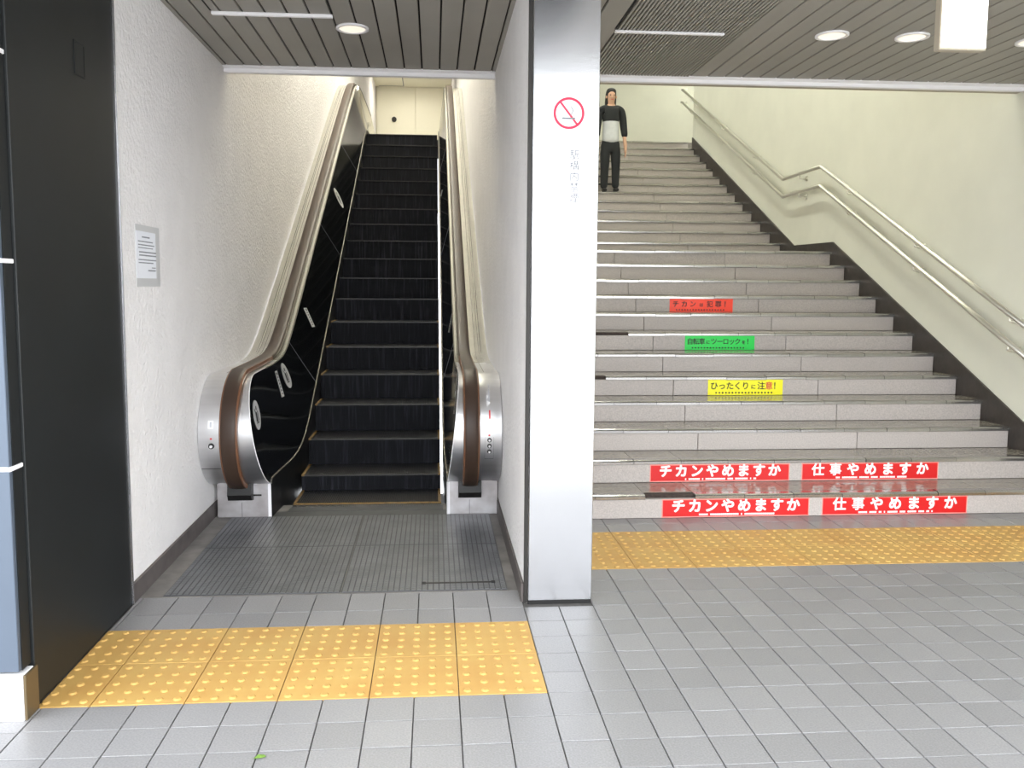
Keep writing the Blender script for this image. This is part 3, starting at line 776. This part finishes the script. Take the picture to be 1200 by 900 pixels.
# ------------------------------------------------------------------ person coming down the upper stairs
def skinned(name, joints, edges, m, parent, root=0, sub=2):
    me = bpy.data.meshes.new(name); me.from_pydata([j[0] for j in joints], edges, []); me.update()
    o = link(name, me, m, parent)
    md = o.modifiers.new('skin', 'SKIN')
    for i, j in enumerate(joints):
        sv = me.skin_vertices[0].data[i]; sv.radius = j[1] if isinstance(j[1], tuple) else (j[1], j[1]); sv.use_root = (i == root)
    s = o.modifiers.new('sub', 'SUBSURF'); s.levels = sub; s.render_levels = sub
    md.use_smooth_shade = True
    return o
px, py, pz = 1.90, 8.14, 18*H
S = 1.31/1.62
def q(x, y, z): return (px+x*S, py+y*S, pz+z*S)
person = thing('person', (px, py, pz), 'person in a short dark jacket, pale top and dark trousers on the upper stairs', 'person')
def handj(sx):
    b = (sx*.235, -.055, .70); J = []
    fx = [(-.028, .07), (-.010, .08), (.009, .077), (.026, .062)]
    for yy, L in fx: J += [((b[0]+sx*.004, b[1]+yy, b[2]-.075), .0095*S), ((b[0]-sx*.008, b[1]+yy-.006, b[2]-.075-L), .008*S)]
    J += [((b[0]-sx*.018, b[1]-.045, b[2]-.045), .010*S), ((b[0]-sx*.026, b[1]-.055, b[2]-.085), .0085*S)]
    return J
J = [(q(0, 0, .86), .10*S), (q(0, -.005, 1.02), .095*S), (q(0, 0, 1.20), .11*S), (q(0, 0, 1.32), .075*S), (q(0, -.005, 1.385), .045*S),
     (q(0, -.015, 1.45), (.062*S, .066*S)), (q(0, -.012, 1.53), (.074*S, .084*S)), (q(0, -.005, 1.585), (.052*S, .058*S)),
     (q(.17, 0, 1.29), .050*S), (q(.205, .015, 1.04), .040*S), (q(.225, -.04, .80), .030*S), (q(.235, -.055, .70), (.022*S, .038*S)),
     (q(-.17, 0, 1.29), .050*S), (q(-.205, .015, 1.04), .040*S), (q(-.225, -.04, .80), .030*S), (q(-.235, -.055, .70), (.022*S, .038*S)),
     (q(.075, 0, .78), .07*S), (q(.09, -.01, .46), .058*S), (q(.09, .0, .09), .038*S),
     (q(-.075, 0, .78), .07*S), (q(-.09, -.03, .47), .058*S), (q(-.09, .02, .09), .038*S)]
E_ = [(0, 1), (1, 2), (2, 3), (3, 4), (4, 5), (5, 6), (6, 7), (3, 8), (8, 9), (9, 10), (10, 11), (3, 12), (12, 13), (13, 14), (14, 15), (0, 16), (16, 17), (17, 18), (0, 19), (19, 20), (20, 21)]
for sx, pr_ in ((1, 11), (-1, 15)):
    for i, (p, r) in enumerate(handj(sx)):
        J.append((q(*p), r)); n_ = len(J)-1
        E_.append((pr_, n_) if i % 2 == 0 else (n_-1, n_))
skinned('body', J, E_, M['skin'], person)
skinned('pale_top', [(q(0, 0, .74), (.150*S, .118*S)), (q(0, 0, .86), (.150*S, .116*S)), (q(0, -.004, 1.0), (.136*S, .106*S)), (q(0, 0, 1.2), (.145*S, .108*S)), (q(0, 0, 1.325), (.085*S, .075*S))],
        [(0, 1), (1, 2), (2, 3), (3, 4)], M['shirt'], person)
skinned('trousers', [(q(0, 0, .92), (.128*S, .1*S)), (q(0, 0, .78), (.142*S, .108*S)), (q(.082, 0, .68), .098*S), (q(.090, -.01, .46), .078*S), (q(.092, .0, .05), .060*S), (q(-.082, 0, .68), .098*S), (q(-.090, -.03, .47), .078*S), (q(-.092, .02, .05), .060*S)],
        [(0, 1), (1, 2), (2, 3), (3, 4), (1, 5), (5, 6), (6, 7)], M['trousers'], person)
skinned('jacket', [(q(0, 0, 1.04), (.15*S, .118*S)), (q(0, 0, 1.2), (.155*S, .118*S)), (q(0, 0, 1.33), (.092*S, .08*S)), (q(.178, 0, 1.29), .07*S), (q(.212, .015, 1.04), .061*S), (q(.227, -.035, .86), .052*S), (q(-.178, 0, 1.29), .07*S), (q(-.212, .015, 1.04), .061*S), (q(-.227, -.035, .86), .052*S)],
        [(0, 1), (1, 2), (2, 3), (3, 4), (4, 5), (2, 6), (6, 7), (7, 8)], M['trousers'], person)
skinned('hair', [(q(0, .06, 1.28), (.10*S, .03*S)), (q(0, .055, 1.42), (.10*S, .055*S)), (q(0, .03, 1.53), (.098*S, .095*S)), (q(0, .0, 1.60), (.086*S, .085*S)), (q(0, -.062, 1.585), (.072*S, .040*S))], [(0, 1), (1, 2), (2, 3), (3, 4)], M['hair'], person)
for sx, yy in ((1, 0), (-1, .02)):
    skinned('shoe', [(q(sx*.09, yy+.03, .045), (.042*S, .042*S)), (q(sx*.092, yy-.06, .036), (.044*S, .034*S)), (q(sx*.094, yy-.15, .03), (.034*S, .026*S))], [(0, 1), (1, 2)], M['shoe'], person)
# face: eyes, nose, mouth
for sx in (-1, 1):
    cyl('eye', q(sx*.03, -.090, 1.515), .008*S, .012, M['ink'], person, 'Y', 10)
    cyl('ear', q(sx*.078, .0, 1.50), .02*S, .016, M['skin'], person, 'X', 10)
mo('nose', [q(-.012, -.082, 1.475), q(.012, -.082, 1.475), q(0, -.112, 1.478), q(0, -.09, 1.515)], [(0, 1, 2), (0, 2, 3), (1, 2, 3), (0, 1, 3)], M['skin'], person)
box('mouth', px-.02*S, px+.02*S, py-.088*S, py-.078*S, pz+1.446*S, pz+1.453*S, M['inkred'], person)
